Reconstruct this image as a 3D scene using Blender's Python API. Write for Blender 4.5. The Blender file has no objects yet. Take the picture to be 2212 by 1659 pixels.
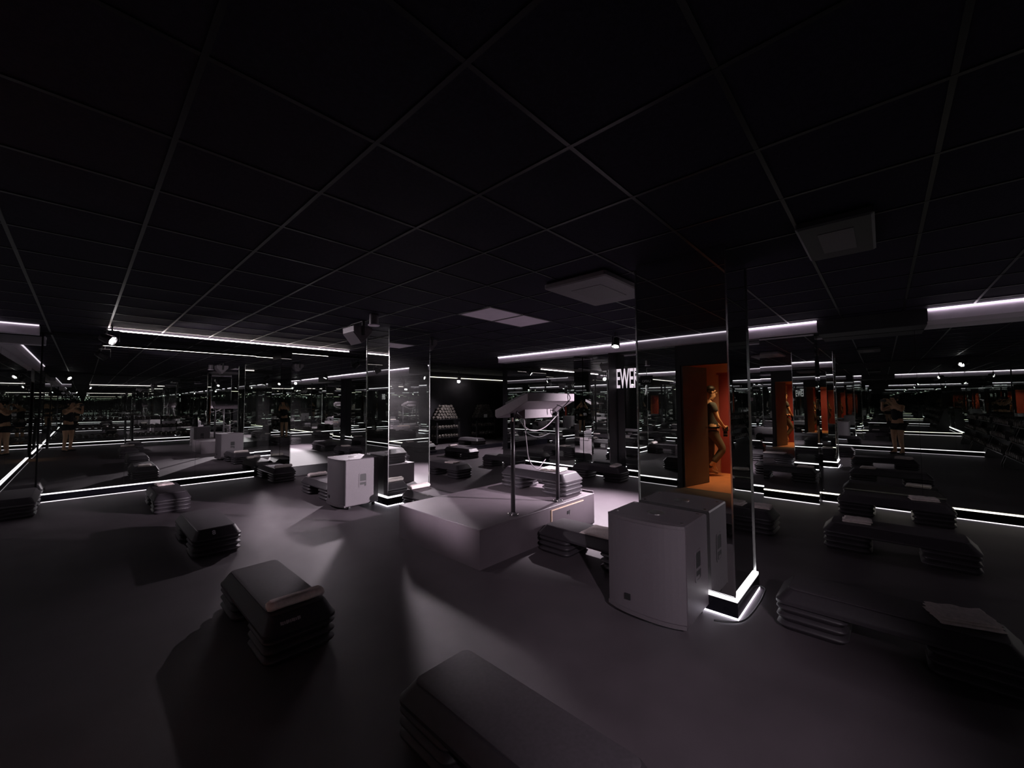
import bpy, bmesh, math, random
from mathutils import Vector, Matrix, noise
random.seed(4)
PI = math.pi
sc = bpy.context.scene
COL = sc.collection
CEIL = 2.64

# ------------------------------------------------------------------ materials
def principled(name, col, rough=0.5, metal=0.0, spec=0.5, noise_amt=0.0, noise_scale=20.0, bump=0.0, bump_scale=200.0, rough_var=0.0):
    m = bpy.data.materials.new(name); m.use_nodes = True
    nt = m.node_tree; b = nt.nodes['Principled BSDF']
    b.inputs['Base Color'].default_value = (*col, 1)
    b.inputs['Roughness'].default_value = rough
    b.inputs['Metallic'].default_value = metal
    b.inputs['Specular IOR Level'].default_value = spec
    tc = nt.nodes.new('ShaderNodeTexCoord')
    if noise_amt > 0:
        n = nt.nodes.new('ShaderNodeTexNoise'); n.inputs['Scale'].default_value = noise_scale; n.inputs['Detail'].default_value = 5
        nt.links.new(tc.outputs['Object'], n.inputs['Vector'])
        r = nt.nodes.new('ShaderNodeValToRGB')
        a = tuple(max(0, c*(1-noise_amt)) for c in col); z = tuple(min(1, c*(1+noise_amt)) for c in col)
        r.color_ramp.elements[0].position = 0.3; r.color_ramp.elements[1].position = 0.7
        r.color_ramp.elements[0].color = (*a, 1); r.color_ramp.elements[1].color = (*z, 1)
        nt.links.new(n.outputs['Fac'], r.inputs['Fac']); nt.links.new(r.outputs['Color'], b.inputs['Base Color'])
        if rough_var > 0:
            mr = nt.nodes.new('ShaderNodeMapRange'); mr.inputs['To Min'].default_value = rough-rough_var; mr.inputs['To Max'].default_value = rough+rough_var
            nt.links.new(n.outputs['Fac'], mr.inputs['Value']); nt.links.new(mr.outputs['Result'], b.inputs['Roughness'])
    if bump > 0:
        n2 = nt.nodes.new('ShaderNodeTexNoise'); n2.inputs['Scale'].default_value = bump_scale; n2.inputs['Detail'].default_value = 3
        nt.links.new(tc.outputs['Object'], n2.inputs['Vector'])
        bp = nt.nodes.new('ShaderNodeBump'); bp.inputs['Strength'].default_value = bump; bp.inputs['Distance'].default_value = 0.004
        nt.links.new(n2.outputs['Fac'], bp.inputs['Height']); nt.links.new(bp.outputs['Normal'], b.inputs['Normal'])
    return m

def emission(name, col, strength):
    m = bpy.data.materials.new(name); m.use_nodes = True
    nt = m.node_tree; nt.nodes.clear()
    e = nt.nodes.new('ShaderNodeEmission'); e.inputs['Color'].default_value = (*col, 1); e.inputs['Strength'].default_value = strength
    o = nt.nodes.new('ShaderNodeOutputMaterial'); nt.links.new(e.outputs[0], o.inputs[0])
    return m

def mirror_mat(name, col):
    # silvered glass with a faint uneven haze mixed over it
    m = bpy.data.materials.new(name); m.use_nodes = True
    nt = m.node_tree; b = nt.nodes['Principled BSDF']
    b.inputs['Base Color'].default_value = (*col, 1); b.inputs['Metallic'].default_value = 1.0
    b.inputs['Roughness'].default_value = 0.0; b.inputs['Specular IOR Level'].default_value = 0.5
    # weak rough lobe mixed in to imitate a halo of glare around bright lamps
    g = nt.nodes.new('ShaderNodeBsdfAnisotropic'); g.inputs['Roughness'].default_value = 0.30; g.inputs['Color'].default_value = (0.75, 0.75, 0.75, 1)
    mx = nt.nodes.new('ShaderNodeMixShader'); tc = nt.nodes.new('ShaderNodeTexCoord'); n = nt.nodes.new('ShaderNodeTexNoise'); n.inputs['Scale'].default_value = 2.5; n.inputs['Detail'].default_value = 6
    mp = nt.nodes.new('ShaderNodeMapping'); mp.inputs['Scale'].default_value = (1, 1, 3.0)
    mr = nt.nodes.new('ShaderNodeMapRange'); mr.inputs['To Min'].default_value = 0.001; mr.inputs['To Max'].default_value = 0.008
    nt.links.new(tc.outputs['Object'], mp.inputs['Vector']); nt.links.new(mp.outputs['Vector'], n.inputs['Vector']); nt.links.new(n.outputs['Fac'], mr.inputs['Value'])
    nt.links.new(mr.outputs['Result'], mx.inputs[0]); nt.links.new(b.outputs[0], mx.inputs[1]); nt.links.new(g.outputs[0], mx.inputs[2])
    out = nt.nodes['Material Output']; nt.links.new(mx.outputs[0], out.inputs['Surface'])
    return m

M = {}
M['floor'] = principled('rubber_floor', (0.062, 0.050, 0.059), 0.58, noise_amt=0.14, noise_scale=3.0, bump=0.25, bump_scale=500, spec=0.5)
M['ceil'] = principled('black_ceiling_tile', (0.018, 0.015, 0.027), 0.8, spec=0.06, noise_amt=0.2, noise_scale=60, bump=0.3, bump_scale=300)
M['grid'] = principled('black_grid_paint', (0.006, 0.005, 0.007), 0.36, spec=0.22)
M['black'] = principled('black_wall_paint', (0.016, 0.014, 0.019), 0.55, noise_amt=0.2, noise_scale=6)
M['kick'] = principled('black_gloss_kick', (0.006, 0.006, 0.009), 0.12, spec=0.5, noise_amt=0.1, noise_scale=10)
M['mirror'] = mirror_mat('mirror_glass', (0.74, 0.775, 0.745))
M['edge'] = principled('polished_mirror_edge', (0.75, 0.78, 0.76), 0.18, metal=1.0, noise_amt=0.05)
M['soffit'] = principled('pale_cove_paint', (0.60, 0.52, 0.62), 0.6, noise_amt=0.06, noise_scale=8)
M['led'] = emission('led_white', (1.0, 0.93, 1.0), 3.0)
M['led_low'] = emission('led_white_low', (1.0, 0.90, 1.0), 1.7)
M['led_floor'] = emission('led_floor_glow', (0.93, 0.86, 1.0), 9.0)
M['led_covedim'] = emission('led_covedim', (1.0, 0.88, 1.0), 1.2)
M['letter_glow'] = emission('letter_glow', (1.0, 0.86, 0.98), 0.75)  # glow added to the white letters so they show bright
M['led_dim'] = emission('led_dim', (1.0, 0.92, 1.0), 1.9)
M['led_dimlow'] = emission('led_dimlow', (1.0, 0.9, 1.0), 0.6)
M['led_warm'] = emission('led_warm_white', (1.0, 0.92, 0.78), 3.5)
M['led_cove'] = emission('led_cove', (1.0, 0.88, 1.0), 5.5)
M['led_ceiling'] = emission('led_ceiling_edge', (1.0, 0.83, 0.83), 28.0)
M['lens'] = emission('spot_lens_glow', (1.0, 0.95, 0.97), 16.0)
M['step'] = principled('dark_step_plastic', (0.034, 0.029, 0.035), 0.38, noise_amt=0.10, noise_scale=40, bump=0.2, bump_scale=900)
M['mat'] = principled('step_rubber_mat', (0.062, 0.053, 0.062), 0.62, spec=0.3, noise_amt=0.12, noise_scale=60, bump=0.35, bump_scale=700)
M['white'] = principled('white_print', (0.8, 0.78, 0.8), 0.5, noise_amt=0.03)
M['dimprint'] = principled('worn_print', (0.38, 0.34, 0.37), 0.6, noise_amt=0.25, noise_scale=200)
M['towel'] = principled('white_terry', (0.80, 0.70, 0.69), 0.95, noise_amt=0.10, noise_scale=50, bump=0.8, bump_scale=260, spec=0.1)
M['sub'] = principled('speaker_paint', (0.080, 0.068, 0.078), 0.5, noise_amt=0.10, noise_scale=120, bump=0.4, bump_scale=500)
M['grille'] = principled('speaker_grille', (0.085, 0.072, 0.084), 0.5, noise_amt=0.12, noise_scale=300, bump=0.5, bump_scale=900)
M['pocket'] = principled('black_pocket', (0.006, 0.006, 0.007), 0.6, noise_amt=0.1)
M['metal'] = principled('bright_metal', (0.75, 0.72, 0.72), 0.25, metal=1.0, noise_amt=0.05)
M['stage'] = principled('stage_vinyl', (0.095, 0.077, 0.090), 0.45, noise_amt=0.10, noise_scale=5, bump=0.2, bump_scale=400)
M['ply'] = principled('raw_plywood_edge', (0.55, 0.40, 0.30), 0.7, noise_amt=0.15, noise_scale=40)
M['pole'] = principled('black_steel', (0.045, 0.040, 0.045), 0.32, metal=0.4, noise_amt=0.1)
M['console'] = principled('console_paint', (0.20, 0.165, 0.19), 0.5, noise_amt=0.06, noise_scale=30)
M['cable'] = principled('black_cable', (0.02, 0.02, 0.022), 0.5, noise_amt=0.1)
M['cablegrey'] = principled('grey_cable', (0.25, 0.22, 0.24), 0.5, noise_amt=0.1)
M['panel'] = principled('ceiling_panel_diffuser', (0.72, 0.62, 0.74), 0.5, noise_amt=0.04, noise_scale=10)
M['greybox'] = principled('grey_unit', (0.11, 0.095, 0.11), 0.55, noise_amt=0.06)
M['speaker'] = principled('grey_speaker_shell', (0.085, 0.072, 0.085), 0.5, noise_amt=0.06)
M['iron'] = principled('dumbbell_urethane', (0.12, 0.105, 0.095), 0.45, noise_amt=0.3, noise_scale=40)
M['paper'] = principled('paper_card', (0.75, 0.72, 0.74), 0.8, noise_amt=0.03)
M['salmon'] = principled('corridor_orange_wall', (0.60, 0.28, 0.19), 0.7, noise_amt=0.06, noise_scale=4)
M['red'] = principled('corridor_red_door', (0.28, 0.042, 0.045), 0.5, noise_amt=0.06, noise_scale=4)
M['orange'] = principled('corridor_orange_floor', (0.55, 0.20, 0.08), 0.6, noise_amt=0.12, noise_scale=6)
M['leaf'] = principled('dark_brown_door', (0.11, 0.095, 0.085), 0.5, noise_amt=0.08, noise_scale=5)
M['skin'] = principled('skin', (0.62, 0.36, 0.22), 0.55, noise_amt=0.08, noise_scale=30)
M['shirt'] = principled('dark_tshirt', (0.05, 0.052, 0.052), 0.9, noise_amt=0.15, noise_scale=60)
M['trousers'] = principled('olive_trousers', (0.10, 0.078, 0.055), 0.9, noise_amt=0.15, noise_scale=60)
M['blackcloth'] = principled('black_cloth', (0.012, 0.012, 0.016), 0.9, noise_amt=0.15, noise_scale=60)
M['hair'] = principled('dark_hair', (0.018, 0.012, 0.010), 0.5, noise_amt=0.3, noise_scale=90)
M['gear'] = principled('black_camera_body', (0.015, 0.015, 0.016), 0.35, noise_amt=0.1)
M['eye'] = principled('dark_eye', (0.01, 0.008, 0.008), 0.2, noise_amt=0.1)
M['shelf'] = principled('rack_steel', (0.03, 0.028, 0.03), 0.4, metal=0.3, noise_amt=0.1)

# ------------------------------------------------------------------ helpers
def tag(o, label=None, cat=None, group=None, kind=None):
    if label: o['label'] = label
    if cat: o['category'] = cat
    if group: o['group'] = group
    if kind: o['kind'] = kind
    return o

def empty(name, loc=(0, 0, 0), rz=0.0):
    o = bpy.data.objects.new(name, None); COL.objects.link(o)
    o.location = loc; o.rotation_euler = (0, 0, rz); o.empty_display_size = 0.1
    return o

def obj(name, bm, mat, parent=None, smooth=False, bevel=0.0):
    me = bpy.data.meshes.new(name); bmesh.ops.recalc_face_normals(bm, faces=bm.faces); bm.to_mesh(me); bm.free()
    if isinstance(mat, (list, tuple)):
        for x in mat: me.materials.append(x)
    else: me.materials.append(mat)
    o = bpy.data.objects.new(name, me); COL.objects.link(o)
    if parent: o.parent = parent
    if smooth:
        for p in me.polygons: p.use_smooth = True
    if bevel > 0:
        b = o.modifiers.new('Bevel', 'BEVEL'); b.width = bevel; b.segments = 2; b.limit_method = 'ANGLE'
    return o

def box(bm, x0, x1, y0, y1, z0, z1):
    v = [bm.verts.new((x, y, z)) for z in (z0, z1) for y in (y0, y1) for x in (x0, x1)]
    for f in ((0, 2, 3, 1), (4, 5, 7, 6), (0, 1, 5, 4), (2, 6, 7, 3), (0, 4, 6, 2), (1, 3, 7, 5)):
        bm.faces.new([v[i] for i in f])
    return v

def bx(*a):
    bm = bmesh.new(); box(bm, *a); return bm

def rrect(hx, hy, r, n=5):
    pts = []
    for cx, cy, a0 in ((hx-r, hy-r, 0), (-hx+r, hy-r, PI/2), (-hx+r, -hy+r, PI), (hx-r, -hy+r, 1.5*PI)):
        for i in range(n+1):
            a = a0 + PI/2*i/n
            pts.append((cx+r*math.cos(a), cy+r*math.sin(a)))
    return pts

def loft(bm, rings):
    """rings: lists of 3D points with equal counts; capped both ends."""
    vs = [[bm.verts.new(p) for p in r] for r in rings]
    n = len(vs[0])
    for a, b in zip(vs, vs[1:]):
        for i in range(n):
            bm.faces.new((a[i], a[(i+1) % n], b[(i+1) % n], b[i]))
    bm.faces.new(list(reversed(vs[0]))); bm.faces.new(vs[-1])

def tube(bm, pts, r, n=8):
    pts = [Vector(p) for p in pts]; rings = []
    for i, p in enumerate(pts):
        t = (pts[min(i+1, len(pts)-1)] - pts[max(i-1, 0)]).normalized()
        up = Vector((0, 0, 1)) if abs(t.z) < 0.9 else Vector((1, 0, 0))
        a = t.cross(up).normalized(); b = t.cross(a).normalized()
        rr = r[i] if isinstance(r, (list, tuple)) else r
        rings.append([p + a*rr*math.cos(2*PI*k/n) + b*rr*math.sin(2*PI*k/n) for k in range(n)])
    loft(bm, rings)

def curve_pts(ctrl, n=8):
    """Catmull-Rom through control points"""
    P = [Vector(c) for c in ctrl]; P = [P[0]*2-P[1]] + P + [P[-1]*2-P[-2]]; out = []
    for i in range(1, len(P)-2):
        for k in range(n):
            t = k/n; p0, p1, p2, p3 = P[i-1:i+3]
            out.append(0.5*((2*p1)+(-p0+p2)*t+(2*p0-5*p1+4*p2-p3)*t*t+(-p0+3*p1-3*p2+p3)*t**3))
    out.append(P[-2]); return out

def prism(bm, poly, axis, a, b):
    """extrude a 2D polygon along an axis ('x': poly in (y,z); 'y': poly in (x,z))"""
    f = (lambda p, t: (t, p[0], p[1])) if axis == 'x' else ((lambda p, t: (p[0], t, p[1])) if axis == 'y' else (lambda p, t: (p[0], p[1], t)))
    loft(bm, [[f(p, a) for p in poly], [f(p, b) for p in poly]])

def struct(name, bm, mat, label=None, parent=None):
    o = obj(name, bm, mat, parent)
    if parent is None: o['kind'] = 'structure'
    if label: o['label'] = label
    return o

def copy_tree(o, parent=None):
    c = o.copy(); COL.objects.link(c)
    if parent: c.parent = parent
    for ch in o.children: copy_tree(ch, c)
    return c

def text_obj(name, body, size, mat, M4, parent=None, sx=1.0, extrude=0.002, offset=0.0, align='CENTER'):
    cu = bpy.data.curves.new(name, 'FONT'); cu.body = body; cu.size = size; cu.extrude = extrude; cu.offset = offset
    cu.align_x = align; cu.align_y = 'CENTER'; cu.materials.append(mat)
    tmp = bpy.data.objects.new(name, cu); COL.objects.link(tmp)
    bpy.context.view_layer.update()
    me = bpy.data.meshes.new_from_object(tmp.evaluated_get(bpy.context.evaluated_depsgraph_get()))
    bpy.data.objects.remove(tmp); me.name = name
    if not me.materials: me.materials.append(mat)
    o = bpy.data.objects.new(name, me); COL.objects.link(o)
    if parent: o.parent = parent
    o.matrix_local = M4 @ Matrix.Diagonal((sx, 1, 1, 1))
    return o

def basis(X, Y, loc):
    X = Vector(X); Y = Vector(Y); Z = X.cross(Y)
    m = Matrix((X, Y, Z)).transposed().to_4x4(); m.translation = Vector(loc); return m

# ------------------------------------------------------------------ the room
YF, YB = 9.60, -2.45          # far and back wall faces
XL, XE = -0.95, 13.0          # left wall face, alcove end
YA = 7.03                     # alcove near wall face (faces +y)

bm = bmesh.new(); box(bm, XL-0.02, XE+0.1, YB-0.1, YF+0.1, -0.08, 0.0)
struct('floor', bm, M['floor'])
bm = bmesh.new(); box(bm, XL-0.1, XE+0.1, YB-0.1, YF+0.1, CEIL, CEIL+0.08)
struct('ceiling', bm, M['ceil'])
# T-bar grid
bm = bmesh.new(); g = 0.604
k = -4
while 1.448+g*k < XE:
    x = 1.448+g*k
    if x > XL: box(bm, x-0.010, x+0.010, YB, YF, CEIL-0.006, CEIL+0.002)
    k += 1
k = -6
while 0.984+0.603*k < YF:
    y = 0.984+0.603*k
    if y > YB: box(bm, XL, XE, y-0.010, y+0.010, CEIL-0.005, CEIL+0.002)
    k += 1
struct('ceiling_grid', bm, M['grid'])

# far wall with a projecting block
bm = bmesh.new()
box(bm, XL-0.1, XE+0.1, YF, YF+0.1, 0, CEIL)
box(bm, -0.43, 2.45, 9.545, YF, 0, CEIL)
box(bm, 2.95, 5.0, 8.97, YF, 0, CEIL)
struct('wall_far', bm, M['black'])
# right wall, stepped
RSEG = [(-2.45, 0.72, 7.60), (0.73, 1.42, 7.31), (1.43, 4.04, 7.56), (4.05, 4.42, 7.22), (4.43, 4.88, 7.56), (4.89, 7.03, 7.22)]
bm = bmesh.new()
for a, b, x in RSEG: box(bm, x+0.012, 7.75, a, b, 0, CEIL)
box(bm, 7.74, 7.78, YB, YA, 0, CEIL)
struct('wall_right', bm, M['black'])
bm = bx(7.23, XE, YA-0.1, YA, 0, CEIL); struct('wall_alcove', bm, M['black'])
bm = bx(XE, XE+0.1, YA-0.1, YF, 0, CEIL); struct('wall_alcove_end', bm, M['black'])
bm = bx(XL-0.1, 7.76, YB-0.1, YB, 0, CEIL); struct('wall_back', bm, M['black'])
# left wall with the doorway
DY0, DY1, DZ = 1.66, 2.62, 2.13
bm = bmesh.new()
box(bm, XL-0.1, XL, YB, DY0, 0, CEIL); box(bm, XL-0.1, XL, DY1, YF, 0, CEIL); box(bm, XL-0.1, XL, DY0, DY1, DZ, CEIL)
struct('wall_left', bm, M['black'])

# ------------------------------------------------------------------ mirrors
ORD = ['first', 'second', 'third', 'fourth', 'fifth', 'sixth', 'seventh', 'eighth', 'ninth', 'tenth', 'eleventh', 'twelfth', 'thirteenth', 'fourteenth']
def mirror_run(axis, plane, face, a, b, z0, z1, where, n, group):
    """a run of n mirror panels. axis: direction the run follows; face: sign of the outward normal"""
    w = (b-a)/n
    for i in range(n):
        p0, p1 = a+w*i+0.0015, a+w*(i+1)-0.0015
        t0, t1 = sorted((plane, plane+0.008*face))
        bm = bmesh.new()
        if axis == 'x': box(bm, p0, p1, t0, t1, z0, z1)
        else: box(bm, t0, t1, p0, p1, z0, z1)
        c = Vector(((p0+p1)/2, (t0+t1)/2, 0)) if axis == 'x' else Vector(((t0+t1)/2, (p0+p1)/2, 0))
        bmesh.ops.translate(bm, verts=bm.verts, vec=-c)
        o = obj('mirror_panel', bm, M['mirror'])
        o.location = c
        o.rotation_euler = (0, 0, math.radians(random.uniform(-0.12, 0.12)))
        lab = f'mirror panel {where}' if n == 1 else f'{ORD[i]} mirror panel {where}'
        tag(o, lab, 'mirror', group)
MZ0, MZ1 = 0.135, 2.47
def mirror_side(axis, plane, face, a, b, where):
    mirror_run(axis, plane, face, a, b, MZ0, 2.485, where, 1, 'narrow mirrors on the returns')
mirror_run('x', 9.592, -1, -0.92, -0.45, MZ0, 2.60, 'in the recess at the left end of the far wall', 1, 'mirrors on the far wall')
mirror_run('x', 9.545, -1, -0.43, 2.45, MZ0, 2.60, 'above the lit kickboard of the far wall', 3, 'mirrors on the far wall')
mirror_run('x', 9.60, -1, 2.46, 2.94, MZ0, 2.60, 'in the gap beside the block of the far wall', 1, 'mirrors on the far wall')
mirror_run('x', 8.97, -1, 2.95, 5.0, 0.20, 2.60, 'on the projecting block of the far wall', 2, 'mirrors on the far wall')
mirror_run('x', 9.60, -1, 5.02, XE, MZ0, 2.60, 'on the far wall past the block, facing the dumbbell alcove', 7, 'mirrors on the far wall')
RN = ['behind the three steps along the right wall', 'between the square pillar and the dark steps at the right', 'hidden mostly behind the square pillar on the right wall', 'on the narrow pilaster beside the white lettering', 'in the narrow recess beside the pilaster', 'behind the stage at the far end of the right wall']
for (a, b, x), nn, w in zip(RSEG, (3, 1, 3, 1, 1, 2), RN):
    mirror_run('y', x+0.012, -1, a, b, MZ0, 2.49 if x > 7.5 else 2.485, w, nn, 'mirrors on the right wall')
mirror_run('y', XL, 1, 2.70, YF-0.06, MZ0, 2.48, 'on the wall past the open door', 6, 'mirrors on the door wall')
mirror_run('x', YB, 1, XL+0.02, 7.58, MZ0, 2.60, 'on the back wall behind the dumbbell racks', 7, 'mirrors on the back wall')
mirror_run('y', XL, 1, YB+0.02, 1.58, MZ0, 2.48, 'on the wall behind the photographer', 4, 'mirrors on the door wall')

mirror_side('y', 2.95, -1, 8.972, 9.59, 'on the short return of the far block')
mirror_side('x', 4.89, -1, 7.225, 7.55, 'on the return at the end of the mirrors behind the stage')
mirror_side('x', 0.73, -1, 7.315, 7.59, 'on the return beside the three right-hand steps')
# ------------------------------------------------------------------ kickboards and light strips
n_base = [0]
def kick(axis, plane, face, a, b, where, lit=True, h=0.115, mat='led', low=True, depth=0.03, lowmat='led_low'):
    side = ['far', 'right', 'left', 'back'][0]
    t0, t1 = sorted((plane, plane+depth*face))
    bm = bx(a, b, t0, t1, 0.012, h) if axis == 'x' else bx(t0, t1, a, b, 0.012, h)
    n_base[0] += 1
    struct(f'baseboard_{n_base[0]}', bm, M['kick'])
    if not lit: return
    e0, e1 = sorted((plane+0.004*face, plane+(depth-0.006)*face))
    bm = bx(a, b, e0, e1, h, h+0.016) if axis == 'x' else bx(e0, e1, a, b, h, h+0.016)
    tag(obj('led_strip', bm, M[mat]), f'white light strip on top of the kickboard {where}', 'light strip', 'light strips on the kickboards')
    if low:
        l0, l1 = sorted((plane+0.004*face, plane+(depth-0.002)*face))
        bm = bx(a, b, l0, l1, 0.001, 0.012) if axis == 'x' else bx(l0, l1, a, b, 0.001, 0.012)
        tag(obj('led_strip', bm, M[lowmat]), f'dim light strip under the kickboard {where}', 'light strip', 'light strips under the kickboards')

kick('x', 9.537, -1, -0.43, 2.45, 'of the far wall')
kick('x', 9.584, -1, -0.92, -0.44, 'in the far wall recess', lit=False)
kick('x', 8.962, -1, 2.95, 5.0, 'of the far block', lit=False, h=0.19)
kick('x', 9.592, -1, 2.46, 2.94, 'of the gap', lit=False)
kick('x', 9.592, -1, 5.02, XE, 'of the alcove', lit=False)
for (a, b, x), w, m in zip(RSEG, ('behind the three right-hand steps', 'of the panel next to the square pillar', 'hidden behind the square pillar', 'of the narrow pilaster', 'in the narrow recess', 'behind the stage'), ('led_warm', 'led_warm', 'led', 'led', 'led', 'led')):
    kick('y', x+0.004, -1, a, b, w, mat=m)
kick('y', XL+0.008, 1, 2.72, YF-0.06, 'beyond the open door', mat='led_dim', lowmat='led_dimlow')
kick('y', XL+0.008, 1, YB+0.02, 1.56, 'behind the photographer', mat='led_dim', lowmat='led_dimlow')

# square mirrored pillars
def pillar(x0, x1, y0, y1, where):
    bm = bx(x0+0.004, x1-0.004, y0+0.004, y1-0.004, 0.14, CEIL)
    p = struct('pillar', bm, M['mirror']); p['label'] = f'square mirror-clad pillar {where}'
    for x, y in ((x0, y0), (x1, y0), (x0, y1), (x1, y1)):
        obj('corner_trim', bx(x-0.005, x+0.005, y-0.005, y+0.005, 0.14, 2.6), M['edge'], p)
    i = 0.03
    bm = bx(x0-0.02, x1+0.02, y0-0.02, y1+0.02, 0.012, 0.115)
    n_base[0] += 1; struct(f'baseboard_{n_base[0]}', bm, M['kick'])
    def ring(z0, z1, o, inn):
        bm = bmesh.new()
        A = [(x0-o, y0-o), (x1+o, y0-o), (x1+o, y1+o), (x0-o, y1+o)]; B = [(x0-inn, y0-inn), (x1+inn, y0-inn), (x1+inn, y1+inn), (x0-inn, y1+inn)]
        lo = [[bm.verts.new((*p, z0)) for p in A], [bm.verts.new((*p, z0)) for p in B]]
        hi = [[bm.verts.new((*p, z1)) for p in A], [bm.verts.new((*p, z1)) for p in B]]
        for k in range(4):
            j = (k+1) % 4
            bm.faces.new((lo[0][k], lo[0][j], hi[0][j], hi[0][k])); bm.faces.new((lo[1][j], lo[1][k], hi[1][k], hi[1][j]))
            bm.faces.new((hi[0][k], hi[0][j], hi[1][j], hi[1][k])); bm.faces.new((lo[0][j], lo[0][k], lo[1][k], lo[1][j]))
        return bm
    tag(obj('led_strip', ring(0.115, 0.133, 0.016, -0.01), M['led']), f'white light strip around the base of the pillar {where}', 'light strip', 'light strips around the pillars')
    tag(obj('led_strip', ring(0.001, 0.012, 0.022, 0.0), M['led_floor']), f'bright strip of light at floor level under the pillar {where}', 'light strip', 'floor glow under the pillars')
PL = (3.08, 3.80, 5.34, 6.02); PR = (3.12, 3.72, 0.80, 1.486)
pillar(*PL, 'behind the stage with speakers at its top')
pillar(*PR, 'beside the large loudspeaker, reflecting the open door')

# cove soffits
def soffit(n, axis, x0, x1, y0, y1, z0, z1, strip, where, mat='led_cove'):
    struct(f'trim_{n}', bx(x0, x1, y0, y1, z0, z1), M['soffit'])
    tag(obj('led_strip', bx(*strip), M[mat]), f'lilac light strip along the top of the cove {where}', 'light strip', 'cove light strips')
soffit(1, 'y', 7.09, 7.24, 0.66, 7.05, 2.488, 2.638, (7.072, 7.09, 0.66, 7.05, 2.615, 2.630), 'over the mirrors behind the stage')
soffit(2, 'y', 7.15, 7.60, YB, -0.44, 2.488, 2.638, (7.132, 7.15, YB, -0.44, 2.615, 2.630), 'over the mirrors at the right end')
soffit(3, 'y', XL, -0.80, 1.2, 8.7, 2.488, 2.638, (-0.80, -0.782, 1.2, 8.7, 2.615, 2.630), 'over the open door', 'led_covedim')
soffit(4, 'x', XL, -0.44, 8.72, 8.9, 2.50, 2.638, (XL, -0.44, 8.702, 8.72, 2.615, 2.630), 'at the corner of door wall and far wall', 'led_covedim')
struct('trim_5', bx(7.24, 7.58, 0.66, YA, 2.50, 2.638), M['black'])
struct('trim_6', bx(7.12, 7.58, -0.43, 0.65, 2.44, 2.638), M['black'])
# thin batten with a strip grazing the ceiling in front of the far wall
struct('trim_7', bx(0.22, 4.9, 8.44, 8.48, 2.60, 2.638), M['black'])
struct('trim_10', bx(0.22, 4.9, 8.395, 8.44, 2.590, 2.598), M['black'])  # added shelf that blocks the strip's light from reaching the floor
tag(obj('led_strip', bx(0.24, 3.9, 8.425, 8.44, 2.600, 2.618), M['led_ceiling']), 'thin pinkish light strip on the ceiling in front of the far wall', 'light strip')
# alcove top strip
tag(obj('led_strip', bx(7.6, XE, YA, YA+0.02, 2.44, 2.46), M['led_warm']), 'thin light strip high on the black alcove wall above the dumbbell racks', 'light strip')

# ------------------------------------------------------------------ steps
def make_step():
    root = empty('aerobic_step')
    L, W = 1.085, 0.410
    def ring(hx, hy, r, z): return [(x, y, z) for x, y in rrect(hx, hy, r)]
    bm = bmesh.new()
    loft(bm, [ring(W/2-0.015, L/2-0.015, 0.05, 0.158), ring(W/2, L/2, 0.055, 0.166), ring(W/2, L/2, 0.055, 0.182),
              ring(W/2-0.010, L/2-0.012, 0.05, 0.192), ring(W/2-0.040, L/2-0.062, 0.042, 0.252), ring(W/2-0.048, L/2-0.070, 0.040, 0.258)])
    obj('deck', bm, M['step'], root, smooth=True).modifiers.new('es', 'EDGE_SPLIT').split_angle = math.radians(35)
    bm = bmesh.new()
    loft(bm, [ring(W/2-0.050, L/2-0.072, 0.036, 0.257), ring(W/2-0.050, L/2-0.072, 0.036, 0.262), ring(W/2-0.054, L/2-0.076, 0.034, 0.2635)])
    obj('top_mat', bm, M['mat'], root, smooth=True).modifiers.new('es', 'EDGE_SPLIT').split_angle = math.radians(35)
    for s in (-1, 1):
        cy = s*(L/2-0.190)
        for k in range(3):
            z = 0.001+0.0525*k; h = 0.0525
            bm = bmesh.new()
            loft(bm, [[(x, y+cy, zz) for x, y in rrect(W/2-d, 0.188-d, 0.055)] for d, zz in
                      ((0.022, z), (0.020, z+h*0.22), (0.004, z+h*0.42), (0.0, z+h*0.55), (0.003, z+h*0.70), (0.016, z+h*0.86), (0.022, z+h))])
            obj('riser', bm, M['step'], root, smooth=True)
    return root

STEPS = [  # x0, y0 (near end), label
    (3.18, -0.505, 'large black aerobic step beside the lit pillar base, folded towel at its near end'),
    (5.21, -0.577, 'dim aerobic step with a square folded towel, between the large and dark steps'),
    (6.90, -0.58, 'dark silhouetted aerobic step in front of the warm light strip, towel on its end'),
    (1.00, 0.575, 'shadowed aerobic step at the bottom edge of the view, nothing on it'),
    (0.735, 2.58, 'aerobic step with a rolled towel and a worn pale print on its end'),
    (0.760, 4.89, 'aerobic step with a white number 8 on its end, no towel'),
    (0.70, 7.27, 'dark aerobic step before the lit far wall kickboard, pale sticker on its side'),
    (-0.785, 8.37, 'dark aerobic step cut off by the left edge, in front of the far wall'),
    (2.485, 8.42, 'aerobic step with a grey rolled towel, at the right end of the lit kickboard'),
    (2.575, 5.97+0.27, 'aerobic step half hidden behind the single loudspeaker by the far pillar'),
    (3.165, 4.055, 'aerobic step tucked between the far pillar and the stage, towel at its far end'),
    (5.02, 6.13, 'dark aerobic step just right of the far pillar, behind the stage'),
    (7.00, 8.08, 'brightly topped aerobic step farthest back, in the opening to the dumbbell alcove'),
    (6.55, 6.02, 'black aerobic step by the far end of the right wall, behind the stand'),
    (6.76, 3.59, 'aerobic step below the white wall lettering, towel at its near end'),
    (3.19, 1.545, 'aerobic step wedged between stage and large loudspeaker, white towel on it'),
    (5.21, 0.93, 'aerobic step hidden behind the mirrored pillar, seen in the right wall mirror'),
    (5.21, 4.0, 'aerobic step standing behind the stage, level with its far end'),
    (7.30+1.9, 7.95, 'aerobic step inside the dumbbell alcove'),
]
step0 = make_step()
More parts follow.
